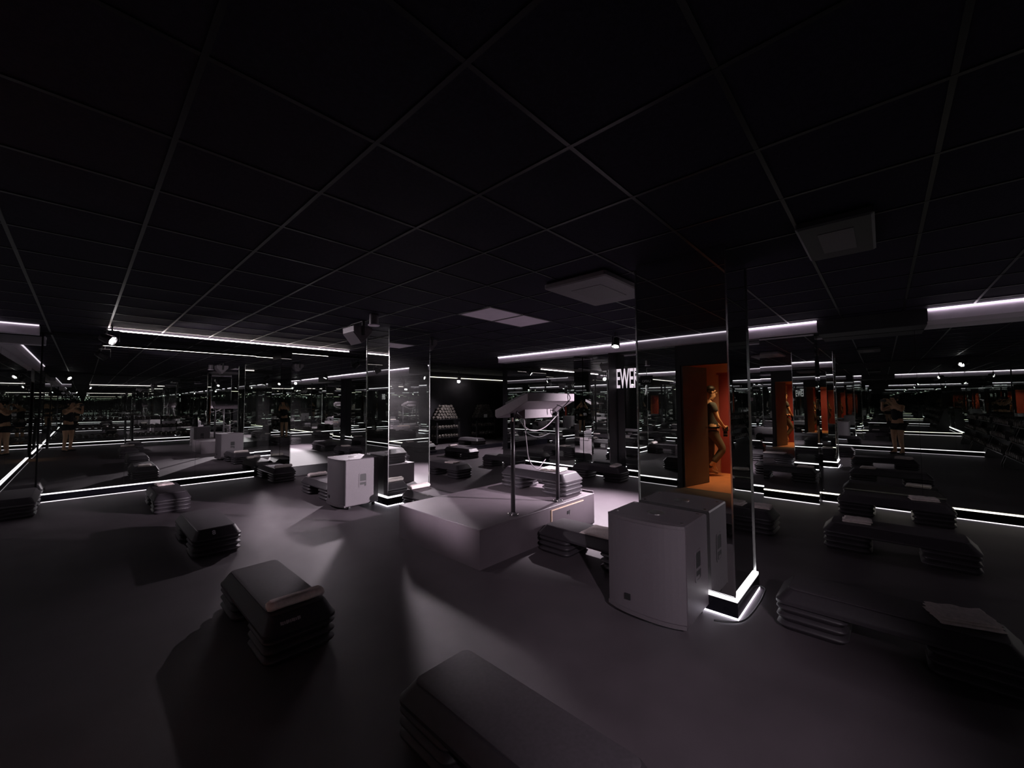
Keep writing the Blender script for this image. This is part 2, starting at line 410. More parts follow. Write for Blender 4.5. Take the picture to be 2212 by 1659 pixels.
step_objs = []
for i, (x, y, lab) in enumerate(STEPS):
    o = step0 if i == 0 else copy_tree(step0)
    o.location = (x+0.205, y+0.5425, 0.0)
    tag(o, lab, 'aerobic step', 'aerobic steps around the studio')
    step_objs.append(o)
o = copy_tree(step0); o.location = (3.93+0.205, 2.80+0.5425, 0.362)
tag(o, "instructor's aerobic step standing on the stage, brightly lit, crumpled towel on its end", 'aerobic step', 'aerobic steps around the studio')
stage_step = o
# the number 8 and the worn print on the sloping ends (facing -y)
def end_matrix(dx, dz):
    s = Vector((0, -0.050, 0.060)); s = Vector((0, 0.050, 0.060)).normalized()
    return basis((1, 0, 0), tuple(s), (dx, -0.5425+0.012+0.050*dz-0.002, 0.192+0.060*dz))
tag(text_obj('number_print', '8', 0.062, M['white'], end_matrix(-0.03, 0.5), step_objs[5], sx=0.95, extrude=0.0006, offset=0.0012), 'white printed number 8')
bm = bmesh.new()
for k in range(11):
    w = 0.0075 if k % 3 else 0.009
    box(bm, -0.055+0.0102*k, -0.055+0.0102*k+w, -0.008-0.002*(k % 2), 0.010-0.001*(k % 3), 0, 0.0006)
lp = obj('worn_print', bm, M['dimprint'], step_objs[4]); lp.matrix_local = end_matrix(-0.06, 0.45); lp['label'] = 'worn pale print on the end'

# ------------------------------------------------------------------ towels
def folded_towel(w, d, h, seed, layers=2):
    """a towel folded into a soft pad with rounded, slightly uneven layers"""
    bm = bmesh.new(); nx, ny = 18, 18
    rnd = random.Random(seed)
    for l in range(layers):
        z0 = h*l/layers; hh = h/layers*1.02
        ox, oy, rot = rnd.uniform(-0.008, 0.008), rnd.uniform(-0.008, 0.008), rnd.uniform(-0.05, 0.05)
        sx, sy = w*(1-0.04*l)/2, d*(1-0.03*l)/2
        top = []; bot = []
        for i in range(nx+1):
            rt, rb = [], []
            for j in range(ny+1):
                u, v = -1+2*i/nx, -1+2*j/ny
                e = max(abs(u), abs(v)); rim = max(0.0, (e-0.80)/0.20)
                fall = math.sqrt(max(0, 1-rim*rim))
                n1 = noise.noise((u*2.1+seed, v*2.1, l*3.1)); n2 = noise.noise((u*5+seed, v*5, l+7.0))
                x = u*sx*(1+0.05*n1)+ox; y = v*sy*(1+0.05*n2)+oy
                x, y = x*math.cos(rot)-y*math.sin(rot), x*math.sin(rot)+y*math.cos(rot)
                zt = z0+hh*(0.5+0.5*fall)+0.006*n1*(l+1)/layers+0.003*n2; zb = z0+hh*(0.5-0.5*fall)
                rt.append(bm.verts.new((x, y, max(zt, zb+0.0005)))); rb.append(bm.verts.new((x, y, zb)))
            top.append(rt); bot.append(rb)
        for i in range(nx):
            for j in range(ny):
                bm.faces.new((top[i][j], top[i+1][j], top[i+1][j+1], top[i][j+1])); bm.faces.new((bot[i][j], bot[i][j+1], bot[i+1][j+1], bot[i+1][j]))
        for j in range(ny):
            bm.faces.new((top[0][j], top[0][j+1], bot[0][j+1], bot[0][j])); bm.faces.new((top[nx][j+1], top[nx][j], bot[nx][j], bot[nx][j+1]))
        for i in range(nx):
            bm.faces.new((top[i+1][0], top[i][0], bot[i][0], bot[i+1][0])); bm.faces.new((top[i][ny], top[i+1][ny], bot[i+1][ny], bot[i][ny]))
    return bm

def rolled_towel(length, rx, rz, seed):
    """a flattened roll lying along x, with a loose outer flap and uneven ends"""
    bm = bmesh.new(); n, m = 28, 22; rings = []
    for i in range(n+1):
        u = i/n; x = (u-0.5)*length
        endf = 1-0.25*max(0, abs(2*u-1)-0.92)/0.08
        r = []
        for k in range(m):
            a = 2*PI*k/m
            nz = noise.noise((x*9+seed, math.cos(a)*1.4, math.sin(a)*1.4))
            f = endf*(1+0.10*nz)
            r.append((x+0.006*noise.noise((a, seed, 1)), rx*math.cos(a)*f, rz+rz*max(-0.92, math.sin(a))*f))
        rings.append(r)
    loft(bm, rings)
    # loose flap over the top
    q = []
    for i in range(13):
        u = i/12; x = (u-0.5)*length*0.9; row = []
        for k in range(6):
            a = 0.5+k*0.28
            d = 0.004+0.004*noise.noise((x*14, k, seed))
            row.append(bm.verts.new((x, (rx+d)*math.cos(a), rz+(rz+d)*math.sin(a))))
        q.append(row)
    for i in range(12):
        for k in range(5): bm.faces.new((q[i][k], q[i+1][k], q[i+1][k+1], q[i][k+1]))
    return bm

def towel(bm, loc, rz, label, name='folded_towel', group=None):
    o = obj(name, bm, M['towel'], smooth=True); o.location = loc; o.rotation_euler = (0, 0, rz)
    o.modifiers.new('es', 'EDGE_SPLIT').split_angle = math.radians(60)
    tag(o, label, 'towel', group); return o
TZ = 0.2635
T0 = folded_towel(0.20, 0.26, 0.05, 3, 3)
towel(T0, (3.40, -0.28, TZ), 0.35, 'crumpled folded white towel on the large step beside the lit pillar')
towel(folded_towel(0.19, 0.22, 0.035, 8), (5.42, 0.24, TZ), 0.10, 'square folded white towel on the dim step in front of the dark one')
towel(folded_towel(0.18, 0.26, 0.04, 11), (7.10, -0.32, TZ), 0.1, 'dim folded towel on the dark step by the right wall mirror')
towel(rolled_towel(0.315, 0.048, 0.026, 2.0), (0.945, 2.725, TZ), -0.02, 'rolled white towel lying across the step with the worn print', 'rolled_towel')
towel(rolled_towel(0.30, 0.05, 0.028, 5.0), (2.70, 8.56, TZ), 0.0, 'grey-looking rolled towel on the step at the end of the lit kickboard', 'rolled_towel')
towel(rolled_towel(0.30, 0.055, 0.03, 9.0), (2.78, 7.12, TZ), 0.05, 'rolled towel on the step behind the single loudspeaker', 'rolled_towel')
towel(rolled_towel(0.33, 0.055, 0.03, 7.5), (3.375, 4.985, TZ), 0.03, 'rolled white towel on the step tucked behind the stage', 'rolled_towel')
towel(folded_towel(0.22, 0.30, 0.035, 21), (4.15, 3.13, TZ+0.362), 0.12, "crumpled bright towel on the instructor's step on the stage")
towel(rolled_towel(0.27, 0.075, 0.024, 13.0), (6.96, 3.78, TZ), 0.08, 'loosely folded towel on the step below the white lettering')
towel(folded_towel(0.30, 0.44, 0.022, 27), (3.385, 1.93, TZ), 0.0, 'white towel spread on the step between stage and large loudspeaker')
towel(folded_towel(0.22, 0.25, 0.03, 30), (5.22, 6.55, TZ), 0.2, 'flat grey-lit towel on the dark step right of the far pillar')
towel(rolled_towel(0.26, 0.05, 0.025, 33), (7.2, 8.98, TZ), 0.0, 'small towel on the farthest step by the alcove', 'rolled_towel')
towel(folded_towel(0.2, 0.25, 0.03, 36), (5.42, 1.1, TZ), 0.0, 'folded towel on the step hidden behind the mirrored pillar')
towel(folded_towel(0.2, 0.25, 0.03, 38), (0.9, 8.15, TZ), 0.1, 'folded towel on the dark step in front of the far wall strip')

# small pale sticker on the dark step by the lit kickboard
st = obj('sticker', bx(-0.0015, 0.0, -0.07, 0.07, -0.022, 0.022), M['dimprint'], step_objs[6]); st.location = (-0.195, -0.17, 0.222)
st.rotation_euler = (0, math.radians(33), 0); st['label'] = 'pale sticker'

# ------------------------------------------------------------------ loudspeakers on the floor
def subwoofer(loc, D, W, H, label):
    """bass bin: bowed grille to -x, handles on both sides, feet below"""
    r = empty('loudspeaker', loc)
    z0 = 0.045; bm = bmesh.new()
    # cabinet with a bowed front, cut as plan polygon
    def plan(dx=0.0):
        pts = [(D/2-dx, -W/2+dx), (D/2-dx, W/2-dx), (-D/2+0.07, W/2-dx)]
        pts += [(-D/2+0.06, W/2-dx), (-D/2+0.06, -W/2+dx), (-D/2+0.07, -W/2+dx)]
        return pts
    loft(bm, [[(x, y, z0) for x, y in plan(0.008)], [(x, y, z0+0.01) for x, y in plan()], [(x, y, H-0.01) for x, y in plan()], [(x, y, H) for x, y in plan(0.008)]])
    obj('cabinet', bm, M['sub'], r)
    bm = bmesh.new(); pts = []
    n = 14
    for k in range(n+1):
        t = -1+2*k/n
        pts.append((-D/2+0.055*abs(t)**2.6+0.0, t*(W/2-0.004)))
    poly = pts + [(-D/2+0.062, W/2-0.004), (-D/2+0.062, -W/2+0.004)]
    loft(bm, [[(x, y, z) for x, y in poly] for z in (z0+0.02, z0+0.03, H-0.03, H-0.02)])
    g = obj('grille', bm, M['grille'], r)
    obj('badge', bx(-D/2-0.004, -D/2+0.004, 0.085, 0.125, z0+0.085, z0+0.125), M['pocket'], r)
    # protruding bottom lip and top frame that follow the bow
    for nm, a, b, e in (('bottom_frame', z0-0.004, z0+0.022, 0.012), ('top_frame', H-0.022, H-0.001, 0.004)):
        bm = bmesh.new(); pl = [(x-e*(1 if x < -D/2+0.06 else 0), y) for x, y in poly]
        loft(bm, [[(x, y, a) for x, y in pl], [(x, y, b) for x, y in pl]])
        obj(nm, bm, M['sub'], r)
    for s in (-1, 1):
        hx, hz = 0.035, H*0.56; y = s*W/2
        bm = bmesh.new()
        ro = [(x+hx, z+hz) for x, z in rrect(0.062, 0.105, 0.022)]; ri = [(x+hx, z+hz) for x, z in rrect(0.047, 0.090, 0.018)]
        rings = [[(x, y-0.001*s, z) for x, z in ro], [(x, y+0.004*s, z) for x, z in ro], [(x, y+0.004*s, z) for x, z in ri], [(x, y+0.0012*s, z) for x, z in ri]]
        loft(bm, rings)
        h = obj('handle', bm, M['sub'], r)
        obj('handle_pocket', bx(hx-0.046, hx+0.046, y-0.001*s if s > 0 else y-0.0016, y+0.0016 if s > 0 else y+0.001, hz-0.088, hz+0.088), M['pocket'], h)
        obj('handle_bar', bx(hx-0.046, hx+0.046, min(y, y+0.004*s), max(y, y+0.004*s), hz-0.030, hz-0.012), M['sub'], h)
        obj('handle_base', bx(hx-0.046, hx+0.02, min(y, y+0.003*s), max(y, y+0.003*s), hz-0.088, hz-0.065), M['sub'], h)
    bm = bmesh.new()
    loft(bm, [[(rr*math.cos(2*PI*k/24), rr*math.sin(2*PI*k/24), z) for k in range(24)] for rr, z in ((0.062, H-0.001), (0.062, H+0.004), (0.050, H+0.006), (0.020, H+0.006))])
    obj('pole_mount', bm, M['metal'], r).location = (0.02, 0.0, 0)
    for x in (-D/2+0.13, D/2-0.05):
        for y in (-W/2+0.05, W/2-0.05):
            bm = bmesh.new(); loft(bm, [[(rr*math.cos(2*PI*k/14)+x, rr*math.sin(2*PI*k/14)+y, z) for k in range(14)] for rr, z in ((0.022, 0.001), (0.025, 0.02), (0.02, z0+0.002))])
            obj('foot', bm, M['pocket'], r)
    for x in (-D/2+0.12, D/2-0.05):
        for y in (-W/2+0.045, W/2-0.045):
            bm = bmesh.new(); loft(bm, [[(rr*math.cos(2*PI*k/12)+x, rr*math.sin(2*PI*k/12)+y, z) for k in range(12)] for rr, z in ((0.012, H-0.001), (0.012, H+0.0015), (0.008, H+0.003))])
            obj('screw_cap', bm, M['metal'], r)
    tag(r, label, 'loudspeaker', 'floor loudspeakers against the pillars')
    return r
subwoofer((2.855, 1.245, 0), 0.47, 0.56, 0.690, 'large dark floor loudspeaker against the pillar that reflects the open door')
subwoofer((2.765, 5.855, 0), 0.55, 0.61, 0.700, 'floor loudspeaker against the far pillar, its side with the handle brightly lit')

# ------------------------------------------------------------------ stage with hatch
SX0, SX1, SY0, SY1, SZ = 2.46, 4.40, 2.69, 4.03, 0.36
stg = empty('stage', ((SX0+SX1)/2, (SY0+SY1)/2, 0))
cx, cy = stg.location.x, stg.location.y
obj('platform_body', bx(SX0+0.005-cx, SX1-0.005-cx, SY0+0.005-cy, SY1-0.005-cy, 0.0, SZ-0.018), M['stage'], stg)
obj('platform_top', bx(SX0-cx, SX1-cx, SY0-cy, SY1-cy, SZ-0.018, SZ), M['stage'], stg, bevel=0.005)
# hatch in the near side: frame of raw plywood, door panel, latch
hx0, hx1 = 3.52, 4.14
hd = obj('hatch', bx(hx0-cx, hx1-cx, SY0-0.006-cy, SY0+0.004-cy, 0.06, 0.315), M['stage'], stg)
bm = bmesh.new(); box(bm, hx0-0.012-cx, hx1-cx, SY0-0.008-cy, SY0+0.005-cy, 0.315, 0.326); box(bm, hx0-0.012-cx, hx0-cx, SY0-0.008-cy, SY0+0.005-cy, 0.06, 0.315)
obj('hatch_edge', bm, M['ply'], hd)['label'] = 'raw plywood edge of the hatch'
obj('latch', bx(3.80-cx, 3.845-cx, SY0-0.012-cy, SY0-0.004-cy, 0.225, 0.26), M['pocket'], hd)
obj('latch_plate', bx(3.85-cx, 3.862-cx, SY0-0.010-cy, SY0-0.004-cy, 0.21, 0.27), M['metal'], hd)
obj('end_ledge', bx(SX1-0.008-cx, SX1+0.012-cx, SY0+0.02-cy, SY0+0.34-cy, SZ-0.05, SZ+0.022), M['stage'], stg)
tag(stg, 'low square stage with a hatch in its side, carrying the tall stand', 'stage')

# ------------------------------------------------------------------ console stand on the stage
cs = empty('console_stand', (3.39, 2.79, SZ))
ox, oy, oz = 3.39, 2.79, SZ
for px, top in ((3.01, 1.335), (3.77, 1.370)):
    bm = bmesh.new(); tube(bm, [(px-ox, 0, 0.004), (px-ox, 0, (top-oz)*0.5), (px-ox, 0, top-oz+0.06)], 0.0225, 14)
    pl = obj('pole', bm, M['pole'], cs, smooth=True)
    bm = bmesh.new(); loft(bm, [[(rr*math.cos(2*PI*k/20)+px-ox, rr*math.sin(2*PI*k/20), z) for k in range(20)] for rr, z in ((0.062, 0.001), (0.062, 0.007), (0.03, 0.010), (0.026, 0.03))])
    obj('flange', bm, M['pole'], pl)
    for a in (0.5, 2.1, 3.6, 5.2):
        bm = bmesh.new(); bmesh.ops.create_uvsphere(bm, u_segments=10, v_segments=6, radius=0.010)
        bmesh.ops.translate(bm, verts=bm.verts, vec=(px-ox+0.047*math.cos(a), 0.047*math.sin(a), 0.012))
        obj('bolt', bm, M['metal'], pl, smooth=True)
    bm = bmesh.new(); tube(bm, [(px-ox-0.028, -0.028, top-oz-0.03), (px-ox-0.028, -0.028, top-oz+0.01)], 0.010, 8)
    obj('clamp_knob', bm, M['metal'], pl)
# sloped console: cross-section in (y,z)
sec = [(2.53, 1.592), (2.53, 1.510), (2.56, 1.500), (2.78, 1.388), (2.96, 1.335), (2.985, 1.355), (2.985, 1.42)]
bm = bmesh.new(); prism(bm, [(y-oy, z-oz) for y, z in sec], 'x', 2.95-ox, 3.745-ox)
con = obj('console', bm, M['console'], cs, bevel=0.004)
bm = bmesh.new(); box(bm, 3.02-ox, 3.68-ox, 2.60-oy, 2.90-oy, 0, 0.03)
con_top = obj('mixer', bm, M['gear'], con); con_top.location = (0, 0, 1.50-oz+0.005); con_top.rotation_euler = (math.radians(-20), 0, 0)
obj('receiver', bx(3.10-ox, 3.56-ox, 2.70-oy, 2.86-oy, 1.335-oz, 1.425-oz), M['console'], cs)['label'] = 'pale box under the console'
for k, (a, b) in enumerate((((3.50, 2.70, 1.50), (3.58, 2.55, 1.40)), ((3.52, 2.71, 1.42), (3.60, 2.68, 1.35)))):
    bm = bmesh.new(); tube(bm, curve_pts([(a[0]-ox, a[1]-oy, a[2]-oz), ((a[0]+b[0])/2-ox+0.02, (a[1]+b[1])/2-oy-0.05, (a[2]+b[2])/2-oz), (b[0]-ox, b[1]-oy, b[2]-oz)]), 0.005, 6)
    obj('cable', bm, M['cable'], con, smooth=True)
loops = [([(3.03, 2.76, 1.40), (3.12, 2.74, 1.33), (3.17, 2.76, 1.24), (3.35, 2.78, 1.19), (3.55, 2.78, 1.23), (3.76, 2.77, 1.36)], 'cablegrey'),
         ([(3.05, 2.77, 1.36), (3.16, 2.75, 1.22), (3.25, 2.78, 1.16), (3.42, 2.78, 1.12), (3.62, 2.78, 1.15)], 'cable'),
         ([(3.20, 2.80, 1.34), (3.24, 2.80, 1.05), (3.28, 2.80, 0.88), (3.40, 2.79, 0.78), (3.56, 2.80, 0.86)], 'cablegrey'),
         ([(3.10, 2.56, 1.56), (3.02, 2.70, 1.46), (3.02, 2.77, 1.32)], 'cable'), ([(3.62, 2.53, 1.60), (3.635, 2.51, 1.54), (3.63, 2.56, 1.48), (3.70, 2.72, 1.40)], 'cable')]
for c, m in loops:
    bm = bmesh.new(); tube(bm, curve_pts([(x-ox, y-oy, z-oz) for x, y, z in c]), 0.0055, 6); obj('cable', bm, M[m], cs, smooth=True)
tag(cs, 'tall two-legged stand on the stage carrying a sloping console with hanging cables', 'console stand')

# cable around the near pillar base
bm = bmesh.new()
tube(bm, curve_pts([(2.98, 0.90, 0.008), (3.02, 0.83, 0.008), (3.08, 0.765, 0.008), (3.20, 0.735, 0.008), (3.42, 0.725, 0.008), (3.62, 0.73, 0.008), (3.76, 0.75, 0.008), (3.80, 0.86, 0.008)]), 0.006, 8)
tag(obj('power_cable', bm, M['cable'], smooth=True), 'black cable curving on the floor around the lit base of the near pillar', 'cable')

# ------------------------------------------------------------------ ceiling fixtures
for i, (a, b) in enumerate(((3.263, 3.858), (3.866, 4.461))):
    r = empty('ceiling_light', ((a+b)/2, 3.665, CEIL))
    bm = bmesh.new()
    hw, hl = (b-a)/2, 0.295
    loft(bm, [[(x, y, z) for x, y in rrect(hw-d, hl-d, 0.006, 2)] for d, z in ((0.0, -0.001), (0.0, -0.012), (0.022, -0.012), (0.026, -0.009))])
    obj('frame', bm, M['greybox'], r); obj('diffuser', bx(-hw+0.025, hw-0.025, -hl+0.025, hl-0.025, -0.0135, -0.0095), M['panel'], r)
    tag(r, 'unlit pale square ceiling light panel over the stage, ' + ('the one nearer the far pillar' if i == 0 else 'the one nearer the right wall'), 'ceiling light', 'pair of ceiling light panels over the stage')
r = empty('ceiling_cassette', (3.45, 2.02, CEIL)); bm = bmesh.new()
loft(bm, [[(x, y, z) for x, y in rrect(0.46-d, 0.33-d, 0.02, 3)] for d, z in ((0.03, -0.001), (0.0, -0.02), (0.0, -0.055), (0.015, -0.065))])
obj('housing', bm, M['greybox'], r); obj('intake_grille', bx(-0.25, 0.25, -0.16, 0.16, -0.068, -0.064), M['sub'], r)
tag(r, 'grey ceiling unit hanging just under the tiles near the mirrored pillar', 'ceiling unit')
r = empty('ceiling_cassette', (3.46, 0.19, CEIL)); bm = bmesh.new()
loft(bm, [[(x, y, z) for x, y in rrect(0.39-d, 0.19-d, 0.02, 3)] for d, z in ((0.03, -0.001), (0.0, -0.02), (0.0, -0.05), (0.015, -0.06))])
obj('housing', bm, M['black'], r); obj('intake_grille', bx(-0.22, 0.22, -0.09, 0.09, -0.063, -0.058), M['sub'], r)
tag(r, 'barely lit ceiling unit in the dark corner right of the mirrored pillar', 'ceiling unit')
r = empty('motion_sensor', (2.52, 4.75, CEIL)); bm = bmesh.new()
loft(bm, [[(rr*math.cos(2*PI*k/20), rr*math.sin(2*PI*k/20), z) for k in range(20)] for rr, z in ((0.052, -0.001), (0.056, -0.02), (0.056, -0.13), (0.052, -0.14))])
obj('housing', bm, M['greybox'], r, smooth=True)
bm = bmesh.new(); loft(bm, [[(rr*math.cos(2*PI*k/20), rr*math.sin(2*PI*k/20), z) for k in range(20)] for rr, z in ((0.070, -0.138), (0.074, -0.146), (0.066, -0.152))])
obj('rim', bm, M['panel'], r); tag(r, 'short grey cylinder hanging from the ceiling in front of the far pillar', 'ceiling device')

def wall_speaker(loc, rz, label, size=0.9):
    r = empty('wall_speaker', loc, rz); r.scale = (size, size*0.8, size)
    poly = [(-0.15, 0.09), (0.15, 0.09), (0.145, 0.0), (0.0, -0.17), (-0.145, 0.0)]
    bm = bmesh.new(); prism(bm, poly, 'y', -0.24, 0.24)
    b = obj('cabinet', bm, M['speaker'], r, bevel=0.012)
    d = Vector((-0.145, 0, -0.17)).normalized()
    bm = bmesh.new(); prism(bm, [(-0.150, -0.010), (-0.012, -0.172), (-0.006, -0.168), (-0.144, -0.006)], 'y', -0.22, 0.22)
    obj('grille', bm, M['speaker'], b)
    bm = bmesh.new(); box(bm, -0.02, 0.02, -0.255, -0.243, -0.05, 0.17); box(bm, -0.02, 0.02, 0.243, 0.255, -0.05, 0.17); box(bm, -0.02, 0.02, -0.255, 0.255, 0.16, 0.17)
    obj('bracket', bm, M['pocket'], r)
    tag(r, label, 'wall speaker', 'small speakers at the top of the far pillar')
    return r
wall_speaker((2.64, 5.45, 2.49), 0.0, 'wedge-shaped speaker hung under the ceiling in front of the far pillar')
wall_speaker((4.12, 5.86, 2.53), 0.0, 'wedge-shaped speaker under the ceiling just past the right edge of the far pillar', 0.75)

# spot lamps
def spot_lamp(loc, target, label, power, size=75, blend=0.6, col=(1.0, 0.86, 0.96), drop=True):
    r = empty('spot_lamp', loc)
    d = (Vector(target)-Vector(loc)).normalized()
    q = d.to_track_quat('-Z', 'Y').to_matrix().to_4x4()
    def ring(rr, z, n=24): return [(rr*math.cos(2*PI*k/n), rr*math.sin(2*PI*k/n), z) for k in range(n)]
    bm = bmesh.new(); loft(bm, [ring(0.030, 0.15), ring(0.055, 0.135), ring(0.068, 0.02), ring(0.072, 0.0), ring(0.072, -0.018), ring(0.064, -0.018), ring(0.062, -0.004)])
    body = obj('housing', bm, M['pole'], r, smooth=False); body.matrix_local = q
    bm = bmesh.new()
    for k in range(7):
        cxk, cyk = (0, 0) if k == 0 else (0.040*math.cos(k*PI/3), 0.040*math.sin(k*PI/3))
        loft(bm, [[(cxk+rr*math.cos(2*PI*j/14), cyk+rr*math.sin(2*PI*j/14), z) for j in range(14)] for rr, z in ((0.019, -0.003), (0.017, -0.010), (0.008, -0.014))])
    obj('led_cluster', bm, M['lens'], body)
    bm = bmesh.new(); tube(bm, [(0, 0, 0.145), (0, 0, CEIL-loc[2])], 0.010, 8); box(bm, -0.085, 0.085, -0.012, 0.012, 0.14, 0.15)
    box(bm, -0.085, -0.078, -0.012, 0.012, -0.01, 0.15); box(bm, 0.078, 0.085, -0.012, 0.012, -0.01, 0.15)
    obj('yoke', bm, M['pole'], r)
    tag(r, label, 'spot lamp', 'black spot lamps under the ceiling')
    L = bpy.data.lights.new('spot_beam', 'SPOT'); L.energy = power; L.spot_size = math.radians(size); L.spot_blend = blend; L.shadow_soft_size = 0.055; L.color = col
    lo = bpy.data.objects.new('spot_beam', L); COL.objects.link(lo); lo.location = Vector(loc)+d*0.03; lo.rotation_euler = d.to_track_quat('-Z', 'Y').to_euler()
    return r
K = 1.0
spot_lamp((0.27, 8.12, 2.42), (4.2, 5.2, 0.3), 'spot lamp with seven glowing lenses at the far corner by the door wall', 230*K, 85)
spot_lamp((5.95, 3.20, 2.42), (4.9, 3.15, 0.0), 'spot lamp with seven glowing lenses in front of the white lettering on the right wall', 1750*K, 68, 1.0)
spot_lamp((6.62, -1.72, 2.42), (2.95, 5.55, 0.35), 'spot lamp at the corner of right wall and back wall, shining towards the far pillar', 6000*K, 27, 1.0)
spot_lamp((-0.35, -1.55, 2.42), (2.35, 1.0, 0.15), 'spot lamp behind the photographer', 420*K, 39, 1.0)
spot_lamp((4.60, 8.30, 2.42), (2.55, 5.25, 0.0), 'spot lamp hidden behind the far pillar, aimed at the floor before it', 430*K, 44, 1.0)
spot_lamp((9.1, 8.15, 2.28), (8.2, 8.6, 0.0), 'small spot lamp inside the dumbbell alcove', 300*K, 150, 1.0)

# added area lights without fixtures, standing in for lamp light off the mirrors
def bounce(loc, direction, sx, sy, power, spread, col=(1.0, 0.86, 0.96)):
    L = bpy.data.lights.new('mirror_bounce_fill', 'AREA'); L.shape = 'RECTANGLE'; L.size = sx; L.size_y = sy; L.energy = power; L.spread = math.radians(spread); L.color = col
    o = bpy.data.objects.new('mirror_bounce_fill', L); COL.objects.link(o); o.location = loc
    o.rotation_euler = Vector(direction).normalized().to_track_quat('-Z', 'Y').to_euler()
    return o
bounce((3.36, 5.19, 0.82), (-0.448, -0.894, -0.27), 0.62, 1.15, 0.65*K, 4)
bounce((XL+0.03, 3.3, 1.10), (1.0, 0.02, -0.215), 1.0, 0.8, 5.0*K, 9)
bounce((3.35, 8.90, 0.62), (-0.31, -0.94, -0.17), 1.7, 0.70, 0.45*K, 11)

# ------------------------------------------------------------------ signs
sgn = text_obj('wall_lettering', 'REWER', 0.565, M['letter_glow'], basis((0, -1, 0), (0, 0, 1), (7.5615, 3.875, 1.955)), sx=0.335, extrude=0.0022, offset=0.006)
tag(sgn, 'large white block lettering REWER on the right wall beside the pilaster', 'sign')
pt = empty('door_sign', (XL+0.012, 3.24, 1.90))
obj('plate', bx(-0.003, 0.003, -0.12, 0.12, -0.085, 0.085), M['pocket'], pt)
text_obj('lettering', 'LAPIO', 0.062, M['white'], basis((0, 1, 0), (0, 0, 1), (0.004, 0, -0.02)), pt, extrude=0.001, offset=0.001)
tag(pt, 'small black sign with white letters on the wall past the open door', 'sign')

# ------------------------------------------------------------------ door and corridor
cor = [('wall_corridor', bx(-3.05, -2.93, 0.3, 4.6, 0, 2.45), 'salmon'), ('wall_corridor_end', bx(-3.05, XL-0.1, 4.5, 4.6, 0, 2.45), 'salmon'), ('wall_corridor_start', bx(-3.05, XL-0.1, 0.2, 0.3, 0, 2.45), 'salmon'),
       ('floor_corridor', bx(-3.05, XL-0.02, 0.2, 4.6, -0.08, 0.001), 'orange'), ('ceiling_corridor', bx(-3.05, XL-0.1, 0.2, 4.6, 2.45, 2.5), 'salmon')]
for n, bm, m in cor: struct(n, bm, M[m])
fr = bmesh.new()
box(fr, XL-0.11, XL+0.012, DY1, DY1+0.07, 0, DZ+0.06); box(fr, XL-0.11, XL+0.012, DY0-0.07, DY0, 0, DZ+0.06); box(fr, XL-0.11, XL+0.012, DY0, DY1, DZ, DZ+0.06)
struct('trim_8', fr, M['black'])
lf = empty('door_1', (XL-0.03, DY1-0.012, 0), math.radians(194))
lf['kind'] = 'structure'; lf['label'] = 'dark brown door standing open into the orange corridor'
obj('door_leaf', bx(0, 0.74, -0.02, 0.02, 0.008, DZ-0.006), M['leaf'], lf)
h = obj('door_handle', bx(0.66, 0.69, -0.055, 0.055, 1.0, 1.03), M['metal'], lf)
rd = bmesh.new(); box(rd, -2.93, -2.915, 1.05, 2.54, 0, 2.06)
struct('door_2', rd, M['red'])
struct('trim_9', bx(-2.93, -2.90, 1.0, 2.58, 2.06, 2.10), M['red'])
L = bpy.data.lights.new('corridor_lamp', 'AREA'); L.energy = 15; L.size = 0.5; L.spread = math.radians(85); L.color = (1.0, 0.62, 0.30)
lo = bpy.data.objects.new('corridor_lamp', L); COL.objects.link(lo); lo.location = (-2.4, 2.0, 2.40)
cl = empty('ceiling_light', (-2.4, 2.0, 2.45)); obj('diffuser', bx(-0.25, 0.25, -0.25, 0.25, -0.03, -0.001), emission('warm_panel', (1.0, 0.5, 0.16), 0.8), cl)
tag(cl, 'orange ceiling light in the corridor behind the open door', 'ceiling light')

# ------------------------------------------------------------------ people
def skin_mesh(name, nodes, edges, mat, parent=None, levels=2, root=None):
    """nodes: {key:(x,y,z,r or (rx,ry))}"""
    keys = list(nodes); me = bpy.data.meshes.new(name)
    me.from_pydata([nodes[k][:3] for k in keys], [(keys.index(a), keys.index(b)) for a, b in edges], [])
    me.materials.append(mat)
    o = bpy.data.objects.new(name, me); COL.objects.link(o)
    if parent: o.parent = parent
    md = o.modifiers.new('Skin', 'SKIN'); md.use_smooth_shade = True; md.branch_smoothing = 0.4
    if not me.skin_vertices: me.attributes  # layer is made by the modifier
    sv = me.skin_vertices[0].data
    for i, k in enumerate(keys):
        r = nodes[k][3]; sv[i].radius = r if isinstance(r, tuple) else (r, r); sv[i].use_root = (k == (root or keys[0]))
    s = o.modifiers.new('Sub', 'SUBSURF'); s.levels = levels; s.render_levels = levels
    return o

def ellipsoid(bm, c, r, u=16, v=10):
    res = bmesh.ops.create_uvsphere(bm, u_segments=u, v_segments=v, radius=1)
    bmesh.ops.scale(bm, verts=res['verts'], vec=r); bmesh.ops.translate(bm, verts=res['verts'], vec=c)

